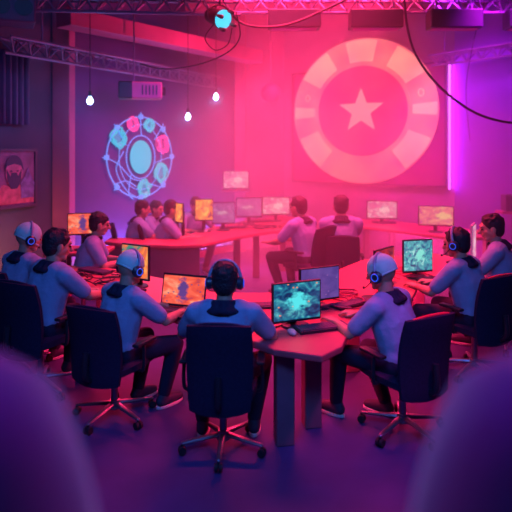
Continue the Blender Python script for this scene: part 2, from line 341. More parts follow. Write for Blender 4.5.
# row of stage light boxes
def light_box():
    t = thing('stage_light', 'x', 'stage light')
    b = bmesh.new(); box(b, (0, 0, -0.14), (0.74, 0.26, 0.26)); obj('housing', b, M['black'], t, smooth=False, bevel=0.015)
    b = bmesh.new(); box(b, (0, 0, 0), (0.64, 0.16, 0.01)); o = obj('lens', b, M['screenwall'], t, smooth=False); o.location = (0, 0.0, -0.277)
    for s_ in (-1, 1):
        b = bmesh.new(); box(b, (s_ * 0.25, 0, 0.06), (0.03, 0.05, 0.16)); obj('bracket', b, M['truss'], t, smooth=False)
    return t
lb0 = light_box()
for i, (px, lab) in enumerate([(294, 'black oblong stage light above left of the disc, leftmost of the row'), (375.5, 'black oblong stage light hanging directly above the projected disc'),
                               (454, 'black oblong stage light hanging above the bright violet wall strip'), (532, 'black oblong stage light cut off by the right edge of the picture')]):
    o = lb0 if i == 0 else copy_tree(lb0); o.location = (at(px, 7.95), 7.95, 4.06); o['label'] = lab; o['group'] = 'stage lights on the truss'

# projector box on the neon wall side
d = 8.2; t = thing('projector', 'boxy ceiling projector with red lit end hanging left of centre above the neon wheel', 'projector', (at(141, d), d, zat(91, d)), R(12))
b = bmesh.new(); box(b, (0, 0, 0), (0.60, 0.34, 0.24)); obj('housing', b, M['beam'], t, smooth=False, bevel=0.02)
b = bmesh.new(); box(b, (-0.22, 0, 0), (0.2, 0.36, 0.25)); obj('rear_cover', b, M['black'], t, smooth=False, bevel=0.02)
obj('lens', cyl(bmesh.new(), (0.30, 0, 0), (0.35, 0, 0), 0.06, 0.07), M['black'], t)
obj('hanger', cyl(bmesh.new(), (-0.1, 0, 0.12), (-0.1, 0, 5.0 - zat(91, d)), 0.012, seg=8), M['truss'], t)
b = bmesh.new()
for k in range(5): box(b, (0.02 + k * 0.05, -0.172, 0.0), (0.02, 0.006, 0.14))
obj('vent', b, M['black'], t, smooth=False)

d = 6.6; t = thing('loudspeaker', 'dark boxy loudspeaker hanging in the top left corner of the picture', 'loudspeaker', (at(12, d), d, zat(10, d)), R(25))
b = bmesh.new(); box(b, (0, 0, 0), (0.5, 0.4, 0.34)); obj('cabinet', b, M['frame'], t, smooth=False, bevel=0.02)
for x_ in (-0.12, 0.12): obj('cone', cyl(bmesh.new(), (x_, -0.2, 0), (x_, -0.215, 0), 0.09, 0.10, 20), M['black'], t)
obj('hanger', cyl(bmesh.new(), (0, 0, 0.17), (0, 0, 4.99 - zat(10, d)), 0.015, seg=8), M['truss'], t)
# cyan spotlight fixture
d = 7.0; t = thing('spotlight', 'black can spotlight with a glowing cyan lens under the upper truss', 'spotlight', (at(222, d), d, zat(19, d)), R(20))
ax = Vector((0.35, -0.85, -0.35)).normalized()
obj('housing', cyl(bmesh.new(), -ax * 0.26, ax * 0.02, 0.09, 0.13, 20), M['black'], t)
obj('lens', cyl(bmesh.new(), ax * 0.02, ax * 0.035, 0.12, 0.12, 20), M['cyanlamp'], t)
for k in range(4):
    b = bmesh.new(); a = k * math.pi / 2 + 0.3; x_, y_ = frame_of(ax); c_ = ax * 0.08 + (x_ * math.cos(a) + y_ * math.sin(a)) * 0.12
    caps(b, c_ - ax * .03, c_ + ax * .05, 0.02, 0.03, 6); obj('barn_door', b, M['black'], t)
obj('yoke', tube(bmesh.new(), [(-0.14, 0.1, 0), (-0.15, 0.1, 0.12), (0, 0.1, 0.2), (0.15, 0.1, 0.12), (0.14, 0.1, 0)], 0.012), M['black'], t)
obj('clamp', cyl(bmesh.new(), (0, 0.1, 0.2), (0, 0.1, 4.95 - zat(19, d)), 0.014, seg=8), M['black'], t)

# hanging bulbs
for px, py, d, lab in [(90, 101, 7.6, 'glowing bluish white bulb hanging beside the pink column at left'), (188, 117, 8.8, 'small glowing bulb hanging to the right of the neon wheel, lower one'), (216, 97, 9.0, 'small glowing bulb hanging near the pink pilaster, higher one')]:
    z = zat(py, d); t = thing('hanging_bulb', lab, 'light bulb', (at(px, d), d, z), group='hanging bulbs')
    b = bmesh.new(); ell(b, (0, 0, 0), (0.042, 0.042, 0.05)); caps(b, (0, 0, 0.03), (0, 0, 0.06), 0.03, 0.018); obj('bulb', b, M['bulb'], t)
    obj('socket', cyl(bmesh.new(), (0, 0, 0.06), (0, 0, 0.13), 0.022), M['black'], t)
    obj('cord', cyl(bmesh.new(), (0, 0, 0.13), (0, 0, 5.0 - z), 0.005, seg=6), M['cable'], t)
    l = light('POINT', 'bulb_light', (at(px, d), d - 0.07, z - 0.06), (0, 0, 0), (0.2, 0.45, 1.0), 9, 0.05)

# ceiling cables
def cable(label, pts, r=0.018):
    o = obj('hanging_cable', tube(bmesh.new(), [(at(x, d), d, zat(y, d)) for x, y, d in pts], r), M['cable']); return tag(o, label, 'cable')
cable('thick black cable swooping from the top truss down across the right side of the disc', [(404, -8, 7.6), (407, 25, 7.5), (416, 55, 7.4), (438, 85, 7.3), (470, 110, 7.2), (500, 121, 7.1), (530, 124, 7.0)], 0.017)
cable('slack black cable sagging under the leftmost stage light', [(226, 6, 7.2), (240, 22, 7.2), (262, 27, 7.2), (290, 24, 7.3), (320, 12, 7.4), (352, -3, 7.5)], 0.016)
cable('thin dark cable sagging from the projector toward the cyan spotlight', [(140, 64, 7.6), (165, 69, 7.5), (200, 64, 7.4), (228, 52, 7.3), (240, 36, 7.2), (236, 12, 7.1)], 0.009)
cable('thin loop of cable hanging beneath the cyan spotlight', [(214, 24, 6.9), (205, 38, 6.9), (215, 50, 6.9), (228, 44, 6.9), (232, 28, 6.9)], 0.006)
cable('thin wire slanting down the violet wall at right', [(486, -4, 7.9), (474, 40, 8.4), (466, 90, 8.8), (470, 140, 9.1)], 0.005)

# dark ball speaker on the pink wall
d = 10.6; t = thing('ball_speaker', 'dark round speaker ball hanging against the pink wall left of the projected disc', 'speaker', (at(271, d), d, zat(93, d)))
b = bmesh.new(); ell(b, (0, 0, 0), (0.19, 0.19, 0.19), u=24, v=16); obj('shell', b, M['frame'], t)
obj('bracket', cyl(bmesh.new(), (0, 0, 0.17), (0, 0, 4.99 - zat(93, d)), 0.012, seg=8), M['truss'], t)

# ---------------------------------------------------------------- projection screen and disc
mid = Vector(A3).lerp(Vector(A4), 0.5)
def s_at(px):   # point on the screen wall for an image column
    k = (px - 256) / F; a, v = Vector(A3), sl; tt = (k * a.y - a.x) / (v.x - k * v.y); return a + v * tt, tt
p0, t0 = s_at(295); p1, t1 = s_at(447); W = t1 - t0; ctr = (p0 + p1) / 2
t = thing('projection_screen', 'large wall screen glowing pink behind the star disc', 'screen'); onwall(t, sl, sn, ctr, 0, 0.06)
zb, zt = 1.40, 3.66
b = bmesh.new(); box(b, (0, 0, (zb + zt) / 2), (W, 0.05, zt - zb)); obj('panel', b, M['screenwall'], t, smooth=False)
b = bmesh.new()
for z in (zb, zt): box(b, (0, -0.01, z), (W + 0.04, 0.08, 0.035))
for s_ in (-1, 1): box(b, (s_ * W / 2, -0.01, (zb + zt) / 2), (0.035, 0.08, zt - zb + 0.03))
obj('border', b, M['frame'], t, smooth=False)
pc, tc_ = s_at(369); pl, tl_ = s_at(297); pr, tr_ = s_at(441)
def flat(pts, y, th=0.006):
    b = bmesh.new(); A = [b.verts.new((x, y, z)) for x, z in pts]; B = [b.verts.new((x, y + th, z)) for x, z in pts]; n = len(pts)
    b.faces.new(A); b.faces.new(B[::-1])
    for i in range(n): b.faces.new((A[i], A[(i + 1) % n], B[(i + 1) % n], B[i]))
    return b
def arc(r, a0, a1, n, sx=1.0): return [(r * math.cos(a0 + (a1 - a0) * i / n) * sx, r * math.sin(a0 + (a1 - a0) * i / n)) for i in range(n + 1)]
RX = (tr_ - tl_) / 2; RZ = 1.43; sx = RX / RZ; dc = (tr_ + tl_) / 2
t = thing('star_disc', 'huge round peach and pink token emblem with a star shining on the wall screen', 'emblem'); onwall(t, sl, sn, Vector(A3) + sl * dc, 2.83, 0.13)
obj('disc', flat(arc(RZ, 0, 2 * math.pi, 72, sx)[:-1], 0.012), M['disc'], t, smooth=False)
for k, (a, hw) in enumerate([(45, 15), (135, 15), (0, 5), (180, 5), (-38, 15), (-142, 15), (90, 13)]):
    a0, a1 = R(a - hw), R(a + hw)
    obj('edge_mark', flat(arc(RZ * 0.98, a0, a1, 10, sx) + arc(RZ * 0.68, a1, a0, 10, sx), 0.004), M['disc_lite'], t, smooth=False)
obj('centre', flat(arc(RZ * 0.62, 0, 2 * math.pi, 60, sx)[:-1], 0.003), M['disc_in'], t, smooth=False)
obj('ring', flat(arc(RZ * 0.66, 0, 2 * math.pi, 60, sx)[:-1], 0.007), M['disc'], t, smooth=False)
obj('star', flat([((0.46 if k % 2 == 0 else 0.19) * math.cos(R(90 + k * 36)) * sx, (0.46 if k % 2 == 0 else 0.19) * math.sin(R(90 + k * 36))) for k in range(10)], -0.004), M['star'], t, smooth=False)
for s_ in (-1, 1):
    b = tube(bmesh.new(), [(s_ * 1.12 * sx + 0.05 * math.cos(q * 2 * math.pi / 12), -0.002, 0.30 + 0.07 * math.sin(q * 2 * math.pi / 12)) for q in range(12)], 0.009, 6, closed=True, raw=True)
    obj('side_symbol', b, M['disc_lite'], t)
# LED strip right of the screen
p2, t2 = s_at(450)
o = obj('led_strip', box(bmesh.new(), (0, 0, 0), (0.03, 0.03, 2.3)), M['led'], smooth=False); onwall(o, sl, sn, p2, 2.5, 0.03); tag(o, 'vertical violet light strip along the right edge of the wall screen', 'light strip')

q_ = p2 + sl * .02 + sn * .08
aim(light('AREA', 'led_glow', (q_.x, q_.y, 2.5), (q_.x + .45, q_.y - .25, 2.5), (0.62, 0.02, 1.0), 13, 0.06, 2.3), 170)
# glow strips under the desks
for lab, a_, b_, col, pw in [('red glow strip under the front desk', (-0.3, 4.75, .66), (0.75, 4.75, .66), (1.0, .02, .10), 13), ('red glow strip under the left arm of the front desk', (-1.9, 6.1, .66), (-0.9, 5.35, .66), (1.0, .02, .12), 14),
                        ('red glow strip under the right arm of the front desk', (1.15, 5.6, .66), (2.2, 6.9, .66), (1.0, .02, .12), 22), ('pink glow strip under the curved back desk', (-0.5, 9.2, .69), (0.5, 10.2, .69), (1.0, .06, .2), 30),
                        ('pink glow strip under the back right desk', (2.2, 9.9, .69), (3.4, 8.85, .69), (1.0, .05, .25), 26)]:
    a_, b_ = Vector(a_), Vector(b_); v_ = b_ - a_; o = obj('glow_strip', box(bmesh.new(), (0, 0, 0), (v_.length, .03, .015)), mat('glow_strip', (.5, .1, .1), emit=col, es=4), smooth=False)
    o.location = (a_ + b_) / 2; o.rotation_euler = (0, 0, math.atan2(v_.y, v_.x)); tag(o, lab, 'light strip')
    l = light('AREA', 'strip_light', o.location - Vector((0, 0, .02)), o.location - Vector((0, 0, 1)), col, pw * 2, v_.length, .05); l.rotation_euler = (0, 0, math.atan2(v_.y, v_.x))

# ---------------------------------------------------------------- neon wheel
tq = 2.43; cpt = Vector(A2) - bl * tq
t = thing('neon_wheel_sign', 'round cyan and pink neon wheel sign glowing on the violet wall', 'neon sign'); onwall(t, bl, bn, cpt, zat(157, cpt.y), 0.05)
RR = 0.69
def circ(r, n=48, cx=0, cz=0, e=1.0): return [(cx + r * math.cos(i * 2 * math.pi / n) * e, 0, cz + r * math.sin(i * 2 * math.pi / n)) for i in range(n)]
obj('outer_ring', tube(bmesh.new(), circ(RR), 0.012, closed=True, raw=True), M['blue'], t)
for k in range(8):
    a = k * math.pi / 4; b = bmesh.new(); box(b, (0, 0, 0), (0.08, 0.03, 0.08)); caps(b, (0.0, 0, 0), (0.075, 0, 0), 0.015, 0.01, 6)
    o = obj('node', b, M['blue'], t, smooth=False); o.location = (RR * math.cos(a), 0, RR * math.sin(a)); o.rotation_euler = (0, -a, 0)
b = bmesh.new(); ell(b, (0, 0, 0), (0.23, 0.02, 0.29)); obj('hub', b, M['cyan'], t)
obj('hub_ring', tube(bmesh.new(), circ(0.37, e=0.82), 0.010, closed=True, raw=True), M['blue'], t)
b = bmesh.new()
obj('inner_ring', tube(bmesh.new(), circ(0.56, e=0.80), 0.007, closed=True, raw=True), M['blue'], t)
for pts in ([(-.7, 0), (-.45, -.12), (-.2, -.35), (.05, -.42), (.3, -.5), (.5, -.55)], [(-.35, .1), (-.5, -.2), (-.3, -.55), (-.05, -.7)], [(0, .73), (0, .5), (.02, .37)], [(-.55, -.45), (-.3, -.4), (-.1, -.5)],
            [(.3, .3), (.45, .5), (.5, .6)], [(-.52, .52), (-.3, .2)], [(.7, 0), (.5, -.05), (.32, -.1)], [(-.2, -.3), (-.25, -.6), (-.15, -.72)]):
    tube(b, [(x, 0.005, z) for x, z in pts], 0.009, 6)
obj('spoke_tube', b, M['blue'], t)
def patch(name, cx, cz, r, m, seed):
    rr = random.Random(seed); b = bmesh.new()
    pol = [(r * (0.35 + 0.65 * rr.random())) for i in range(14)]; fb = flat([(cx + pol[i] * math.cos(i * math.pi / 7), cz + pol[i] * math.sin(i * math.pi / 7)) for i in range(14)], 0.02, 0.01)
    dim = {'cyan_figure': (0.04, 0.30, 0.60), 'pink_figure': (0.7, 0.03, 0.20)}[name]; obj('figure_glow', fb, mat(name + '_glow', (0.05, 0.05, 0.1), emit=dim, es=0.8), t, smooth=False)
    for q in range(5):
        pts = [(cx + (r * (0.20 + 0.75 * rr.random())) * math.cos(i * math.pi / 5 + q), rr.uniform(-.01, .01), cz + (r * (0.45 + 0.55 * rr.random())) * math.sin(i * math.pi / 5 + q)) for i in range(10)]
        tube(b, smooth_pts(pts + [pts[0]], 3), 0.012, 6, raw=True)
    obj(name, b, m, t)
patch('cyan_figure', -.46, .33, .20, M['cyan'], 1); patch('pink_figure', -.16, .56, .14, M['pinkn'], 2); patch('cyan_figure', .19, .55, .13, M['cyan'], 3)
patch('pink_figure', .49, .22, .18, M['pinkn'], 4); patch('cyan_figure', .45, -.28, .19, M['cyan'], 5); patch('cyan_figure', .08, -.54, .17, M['cyan'], 6)
lg = light('POINT', 'neon_light', (cpt.x + bn.x * .5, cpt.y + bn.y * .5, 1.9), (0, 0, 0), (0.3, 0.4, 1.0), 12, 0.5)

# ---------------------------------------------------------------- poster, curtain
def l_at(px):
    k = (px - 256) / F; a, v = Vector(A0), ll; tt = (k * a.y - a.x) / (v.x - k * v.y); return a + v * tt, tt
q0, u0 = l_at(-22); q1, u1 = l_at(33); Wd = u1 - u0; qc = (q0 + q1) / 2; z0, z1 = zat(204, q1.y), zat(150, q1.y) ; Hh = z1 - z0
t = thing('framed_poster', 'framed pink poster of a bearded man on the dark left wall', 'poster'); onwall(t, ll, ln, qc, z0, 0.03)
b = bmesh.new(); box(b, (0, 0, Hh / 2), (Wd - .04, 0.02, Hh - .04)); obj('print', b, M['p_bg'], t, smooth=False)
b = bmesh.new()
for z in (0, Hh): box(b, (0, -0.01, z), (Wd + .03, 0.05, 0.04))
for s_ in (-1, 1): box(b, (s_ * Wd / 2, -0.01, Hh / 2), (0.04, 0.05, Hh))
obj('frame', b, M['frame'], t, smooth=False)
fx = Wd * 0.08
obj('printed_coat', flat([(fx + x * .3, z * Hh) for x, z in [(-1.2, .05), (-1.1, .25), (-.6, .40), (0, .34), (.6, .40), (1.1, .24), (1.2, .05)]], -0.016, 0.003), M['p_coat'], t, smooth=False)
obj('printed_face', flat([(fx + x * .145, Hh * .60 + z * .20) for x, z in arc(1, 0, 6.283, 24)[:-1]], -0.020, 0.003), M['p_skin'], t, smooth=False)
obj('printed_hair', flat([(fx + .16 * math.cos(a), Hh * .64 + .21 * math.sin(a)) for a in [i * math.pi / 14 for i in range(15)]] + [(fx - .12, Hh * .72), (fx, Hh * .76), (fx + .12, Hh * .72)], -0.024, 0.003), M['p_dark'], t, smooth=False)
obj('printed_beard', flat([(fx + x * .13, Hh * .50 + z * .14) for x, z in [(-1, .9), (-.9, -.2), (-.4, -1), (.4, -1), (.9, -.2), (1, .9), (.5, .2), (.35, .55), (-.35, .55), (-.5, .2)]], -0.024, 0.003), M['p_dark'], t, smooth=False)
for s_ in (-1, 1): obj('printed_eye', flat([(fx + s_ * .055 + x * .025, Hh * .63 + z * .012) for x, z in arc(1, 0, 6.283, 10)[:-1]], -0.026, 0.003), M['p_dark'], t, smooth=False)
obj('printed_figure', flat([(Wd * .34 + x, Hh * .40 + z) for x, z in [(-.12, -.2), (-.13, .02), (-.05, .1), (0, .22), (.06, .1), (.13, 0), (.1, -.2)]], -0.022, 0.003), M['p_hi'], t, smooth=False)
cu = bmesh.new(); cu_a, ua = l_at(-60); cu_b, ub = l_at(22)
n = 60; rows = []
for i in range(n + 1):
    p = cu_a.lerp(cu_b, i / n) + ln * (0.10 + 0.035 * math.sin(i * 1.3)); rows.append((cu.verts.new((p.x, p.y, 2.42)), cu.verts.new((p.x, p.y, 3.4))))
for (a, b_), (c_, d_) in zip(rows, rows[1:]): cu.faces.new((a, c_, d_, b_))
o = obj('curtain', cu, M['curtain']); sm = o.modifiers.new('s', 'SOLIDIFY'); sm.thickness = 0.01; tag(o, 'dark pleated curtain hanging above the framed poster', 'curtain')

# ---------------------------------------------------------------- desks
def desk(name, label, top, legs, panels=(), z=0.72, th=0.05, legw=0.13):
    t = thing(name, label, 'desk', (0, 0, 0))
    obj('desktop', prism(bmesh.new(), top, z - th, z), M['desk'], t, smooth=False, bevel=0.012)
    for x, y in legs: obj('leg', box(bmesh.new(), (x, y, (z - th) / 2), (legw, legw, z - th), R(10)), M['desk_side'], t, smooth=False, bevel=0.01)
    for a, b_ in panels:
        a, b_ = Vector(a), Vector(b_); d_ = (b_ - a).normalized(); n_ = Vector((-d_.y, d_.x)) * 0.03
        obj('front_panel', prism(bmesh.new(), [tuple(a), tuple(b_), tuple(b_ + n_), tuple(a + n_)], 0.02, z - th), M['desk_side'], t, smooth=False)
    return t
desk('gaming_desk', 'big V shaped red lit gaming desk in the foreground with computers on it', [(0.44, 3.72), (0.60, 3.90), (0.74, 4.35), (0.98, 4.78), (1.42, 5.12), (1.62, 5.6), (2.1, 6.2), (2.75, 6.75), (2.3, 7.4), (1.3, 6.9), (0.75, 6.1), (0.15, 5.35), (-0.35, 5.35), (-1.0, 5.95), (-1.75, 6.5), (-2.25, 6.6), (-2.55, 6.25), (-1.55, 5.32), (-1.0, 4.92), (-0.66, 4.55), (-0.28, 4.28), (0.12, 3.84)],
     [(0.20, 4.0), (0.42, 4.25), (-0.45, 4.75), (0.9, 5.3), (1.9, 6.6), (-1.3, 5.75), (-2.15, 6.3)])
desk('long_desk', 'long curved desk at the back left carrying a row of monitors', [(-2.2, 8.1), (-1.83, 7.9), (-1.2, 7.78), (-0.75, 7.85), (-0.3, 8.5), (0.1, 8.95), (0.9, 9.6), (1.05, 10.6), (0.55, 11.2), (0.1, 10.7), (-0.35, 10.2), (-0.9, 9.25), (-1.15, 8.38), (-2.2, 8.45)],
     [(-0.3, 8.75), (0.0, 9.1), (0.45, 9.6), (0.85, 10.4), (-1.0, 8.9)], [((-2.15, 8.15), (-1.8, 7.97)), ((-1.8, 7.97), (-0.8, 7.93))], z=0.75, legw=0.1)
desk('corner_desk', 'long desk at the back right under the projection screen', [(1.75, 9.75), (3.0, 8.45), (3.7, 8.5), (3.95, 8.95), (2.35, 10.65), (1.9, 10.6)], [(1.95, 9.9), (3.0, 8.75), (2.5, 10.3), (3.65, 8.85)], z=0.75, legw=0.1)

# ---------------------------------------------------------------- monitors
def monitor(label, px, py, d, wpx, hpx, a, scr, base_z=0.72, group=None, wall_mount=False, name='monitor', body='black', tilt=0):
    wd = wpx * d / F / max(0.35, math.cos(R(a) - math.atan2(px - 256, F) * 0)); h = hpx * d / F; z = zat(py, d)
    t = thing(name, label, 'monitor' if not wall_mount else 'television', (at(px, d), d, base_z if not wall_mount else z), R(a), group)
    zc = z - base_z if not wall_mount else 0
    b = bmesh.new(); box(b, (0, 0.012, 0), (wd, 0.03, h)); o = obj('housing', b, M[body], t, smooth=False, bevel=0.006); o.location = (0, 0, zc)
    b = bmesh.new(); box(b, (0, 0, 0), (wd * 0.94, 0.004, h * 0.90)); s_ = obj('screen', b, M[scr], t, smooth=False); s_.location = (0, -0.0045, zc + 0.005)
    b = bmesh.new(); box(b, (0, 0.045, 0), (wd * 0.5, 0.05, h * 0.5)); o = obj('rear_cover', b, M[body], t, smooth=False, bevel=0.015); o.location = (0, 0, zc)
    if wall_mount:
        obj('wall_arm', box(bmesh.new(), (0, 0.12, 0), (0.08, 0.14, 0.08)), M['black'], t, smooth=False)
    else:
        b = bmesh.new(); box(b, (0, 0.075, (zc + 0.02) / 2), (0.055, 0.025, zc + 0.02)); obj('stand', b, M[body], t, smooth=False, bevel=0.004)
        b = bmesh.new(); cyl(b, (0, 0.03, 0.0), (0, 0.03, 0.014), 0.115 if h > .2 else .09, 0.105 if h > .2 else .08, 24); obj('base', b, M[body], t)
    return t
G = 'computer monitors on the desks'
monitor('monitor with glowing teal game in front of the right of centre capped person', 297, 301.5, 4.32, 50, 40, 22, 'scr_teal', group=G)
monitor('monitor with a dim violet screen standing behind the teal game monitor', 320, 284, 4.85, 42, 34, 26, 'scr_violet', group=G)
monitor('monitor with orange and green picture half hidden behind the left capped head', 135, 262, 5.55, 31, 35, -30, 'scr_green', group=G)
monitor('monitor with dark red screen seen edge-on behind the right capped head', 385, 263, 5.7, 25, 30, 48, 'scr_red', group=G)
monitor('monitor with pale blue game facing the headset wearer at right', 418, 256, 5.95, 32, 33, 14, 'scr_teal2', group=G)
monitor('pale backed monitor standing beside the far right bare headed person', 474, 242, 6.5, 12, 36, 62, 'scr_pink', group=G, body='white')
monitor('monitor with fiery red game behind the bare headed person at left', 83, 224, 7.4, 29, 22, 15, 'scr_fire', base_z=0.75, group=G)
monitor('small monitor with bright orange game, leftmost of the back row', 204, 210, 9.0, 18, 22, 8, 'scr_orange', 0.75, G)
monitor('monitor with violet page between the orange and lilac monitors in the back row', 223.5, 213, 9.15, 23, 22, 8, 'scr_lilac', 0.75, G)
monitor('wide lilac monitor third from left in the back row', 249, 207.5, 9.9, 26, 20, 4, 'scr_lilac', 0.75, G)
monitor('pink and white game monitor, rightmost on the curved back desk', 276, 206, 10.3, 28, 18, 2, 'scr_pink', 0.75, G)
monitor('monitor with pink picture on the back right desk under the disc, left one', 382, 210, 10.0, 30, 18, -8, 'scr_pink', 0.75, G)
monitor('monitor with golden picture on the back right desk, the right one', 436, 216, 8.95, 34, 20, -10, 'scr_gold', 0.75, G)
monitor('narrow monitor edge with orange glow beside the back left bare headed pair', 179, 213, 8.45, 9, 20, -45, 'scr_orange', 0.75, G)
kk = (236 - 256) / F; d = 10.9
monitor('small television with pink picture mounted high on the wall by the pilaster', 236, 180, d, 26, 18, 4, 'scr_pink', wall_mount=True, name='television')
t = thing('wall_shelf', 'thin wall shelf under the small television', 'shelf', (at(236, 10.95), 10.95, zat(191, 10.95)))
obj('board', box(bmesh.new(), (0, 0.05, 0), (0.56, 0.3, 0.03)), M['desk_side'], t, smooth=False)
tv_stand = desk('side_table', 'small side table under the fiery monitor at left', [(-2.75, 7.2), (-1.95, 7.2), (-1.95, 7.75), (-2.65, 7.75)], [(-2.6, 7.3), (-2.05, 7.3), (-2.05, 7.65), (-2.55, 7.65)], z=0.75, legw=0.06)
t = thing('wall_shelf', 'shelf with dark boxes on the right wall above the far right person', 'shelf', (4.08, 8.95, 0)); t.location.z = zat(212, 8.95)
obj('board', box(bmesh.new(), (0, 0, 0), (0.4, 0.28, 0.04)), M['beam'], t, smooth=False)
tag(obj('speaker_box', box(bmesh.new(), (4.08, 8.95, zat(212, 8.95) + 0.15), (0.26, 0.2, 0.26)), M['frame'], smooth=False, bevel=0.01), 'dark box standing on the right wall shelf', 'box')

# laptop before the person at left
def laptop(label, px, py, d, wpx, hpx, a, scr):
    wd = wpx * d / F / math.cos(R(a)); h = hpx * d / F
    t = thing('laptop', label, 'laptop', (at(px, d), d, 0.722), R(a))
    obj('keyboard_deck', box(bmesh.new(), (0, -0.13, 0.01), (wd, 0.26, 0.02)), M['black'], t, smooth=False, bevel=0.004)
    b = bmesh.new()
    for i in range(12):
        for j in range(4): box(b, ((i - 5.5) * wd * 0.073, -0.06 - j * 0.026, 0.022), (wd * 0.06, 0.02, 0.006))
    obj('keys', b, M['frame'], t, smooth=False)
    T = Matrix.Translation((0, 0.0, 0.02)) @ Matrix.Rotation(R(-12), 4, 'X')
    o = obj('lid', box(bmesh.new(), (0, 0.006, h / 2 + .01), (wd, 0.012, h + .02)), M['black'], t, smooth=False, bevel=0.004); o.matrix_local = T
    o = obj('screen', box(bmesh.new(), (0, 0, 0), (wd * 0.94, 0.003, h * 0.92)), M[scr], t, smooth=False); o.matrix_local = T @ Matrix.Translation((0, -0.002, h / 2 + .012))
    return t
laptop('open laptop with a fiery red game between the two front left people', 182, 292, 4.78, 46, 30, -20, 'scr_fire')

# keyboards, mice, pads, cups, cables on the desks
def keyboard_mesh():
    t = thing('keyboard', 'x', 'keyboard')
    obj('case', box(bmesh.new(), (0, 0, 0.01), (0.42, 0.15, 0.02)), M['black'], t, smooth=False, bevel=0.004)
    b = bmesh.new()
    for i in range(16):
        for j in range(5): box(b, ((i - 7.5) * 0.0255, (j - 2) * 0.027, 0.024), (0.021, 0.022, 0.008))
    obj('keys', b, M['frame'], t, smooth=False); return t
kb0 = keyboard_mesh()
KB = [(322, 329, 20, 0.72, 'black keyboard lying in front of the teal game monitor'), (436, 280, 25, 0.72, 'black keyboard in front of the pale blue game monitor at right'),
      (352, 305, 35, 0.72, 'black keyboard on the desk behind the violet monitor'), (95, 272, -35, 0.72, 'black keyboard among the cables at the far left of the front desk'),
      (250, 307, 5, 0.72, 'black keyboard in front of the central headset wearer'), (125, 290, -30, 0.72, 'black keyboard below the orange and green monitor'),
      (232, 228, 8, 0.75, 'keyboard in front of the violet page monitor in the back row'), (262, 222, 4, 0.75, 'keyboard in front of the lilac monitor in the back row'),
      (384, 223, -8, 0.75, 'keyboard in front of the left monitor on the back right desk'), (462, 262, 35, 0.72, 'black keyboard on the desk before the far right person')]
for i, (px, py, a, z, lab) in enumerate(KB):
    d = F * (HC - z) / (py - HY); o = kb0 if i == 0 else copy_tree(kb0); o.location = (at(px, d), d, z + 0.001); o.rotation_euler = (0, 0, R(a)); o['label'] = lab; o['group'] = 'keyboards on the desks'
def mouse_mesh():
    t = thing('mouse', 'x', 'mouse'); b = bmesh.new(); ell(b, (0, 0, 0.012), (0.03, 0.055, 0.022)); clip(b, (0, 0, 0.0), (0, 0, -1)); obj('shell', b, M['white'], t)
    obj('wheel', cyl(bmesh.new(), (-0.004, 0.03, 0.03), (0.004, 0.03, 0.03), 0.008, seg=10), M['black'], t); return t
m0 = mouse_mesh()
for i, (px, py, z, lab) in enumerate([(292, 334, 0.72, 'pale mouse beside the keyboard under the teal game monitor'), (414, 288, 0.72, 'pale mouse near the hand of the right headset wearer'), (206, 232, 0.75, 'mouse on the curved back desk beside the orange monitor')]):
    d = F * (HC - z) / (py - HY); o = m0 if i == 0 else copy_tree(m0); o.location = (at(px, d), d, z + 0.003); o.rotation_euler = (0, 0, R(20)); o['label'] = lab; o['group'] = 'mice on the desks'
d = F * (HC - 0.72) / (297.5 - HY)
tag(obj('mouse_pad', prism(bmesh.new(), [(at(372, d) + .10 * math.cos(i * .3927), d + .085 * math.sin(i * .3927)) for i in range(16)], 0.721, 0.726), M['black'], smooth=False), 'round black mouse pad on the red desk behind the right capped head', 'mouse pad')
d = 5.1
def desk_cables(label, x0, x1, y0, y1, n, seed, z=0.728):
    rr = random.Random(seed); bm = bmesh.new()
    for k in range(n):
        pts = []; x, y = rr.uniform(x0, x1), rr.uniform(y0, y1)
        for q in range(7):
            pts.append((x, y, z + rr.uniform(0, 0.03))); x = min(max(x + rr.uniform(-.25, .25), x0), x1); y = min(max(y + rr.uniform(-.2, .2), y0), y1)
        tube(bm, pts, 0.0055, 6)
    o = obj('cable_tangle', bm, M['redcable'] if seed % 2 else M['cable']); tag(o, label, 'cables'); o['kind'] = 'stuff'
desk_cables('tangle of red lit cables on the desk behind the teal game monitor', 0.45, 0.95, 4.75, 5.35, 11, 3)
desk_cables('tangle of black cables on the front desk beside the left group', -1.95, -1.2, 5.55, 6.15, 13, 4)
desk_cables('tangle of cables on the desk below the pale blue game monitor', 1.35, 1.85, 5.75, 6.4, 9, 5)
desk_cables('loose black cables on the curved back desk below the monitors', -0.3, 0.5, 9.2, 9.8, 7, 6, 0.76)
o = obj('monitor_cable', tube(bmesh.new(), [(0.36, 4.42, .76), (0.2, 4.33, .73), (0.1, 4.25, .728), (0.02, 4.15, .73), (-.02, 4.3, .73)], 0.006, 6), M['cable']); tag(o, 'black cable trailing left from the teal game monitor', 'cable')

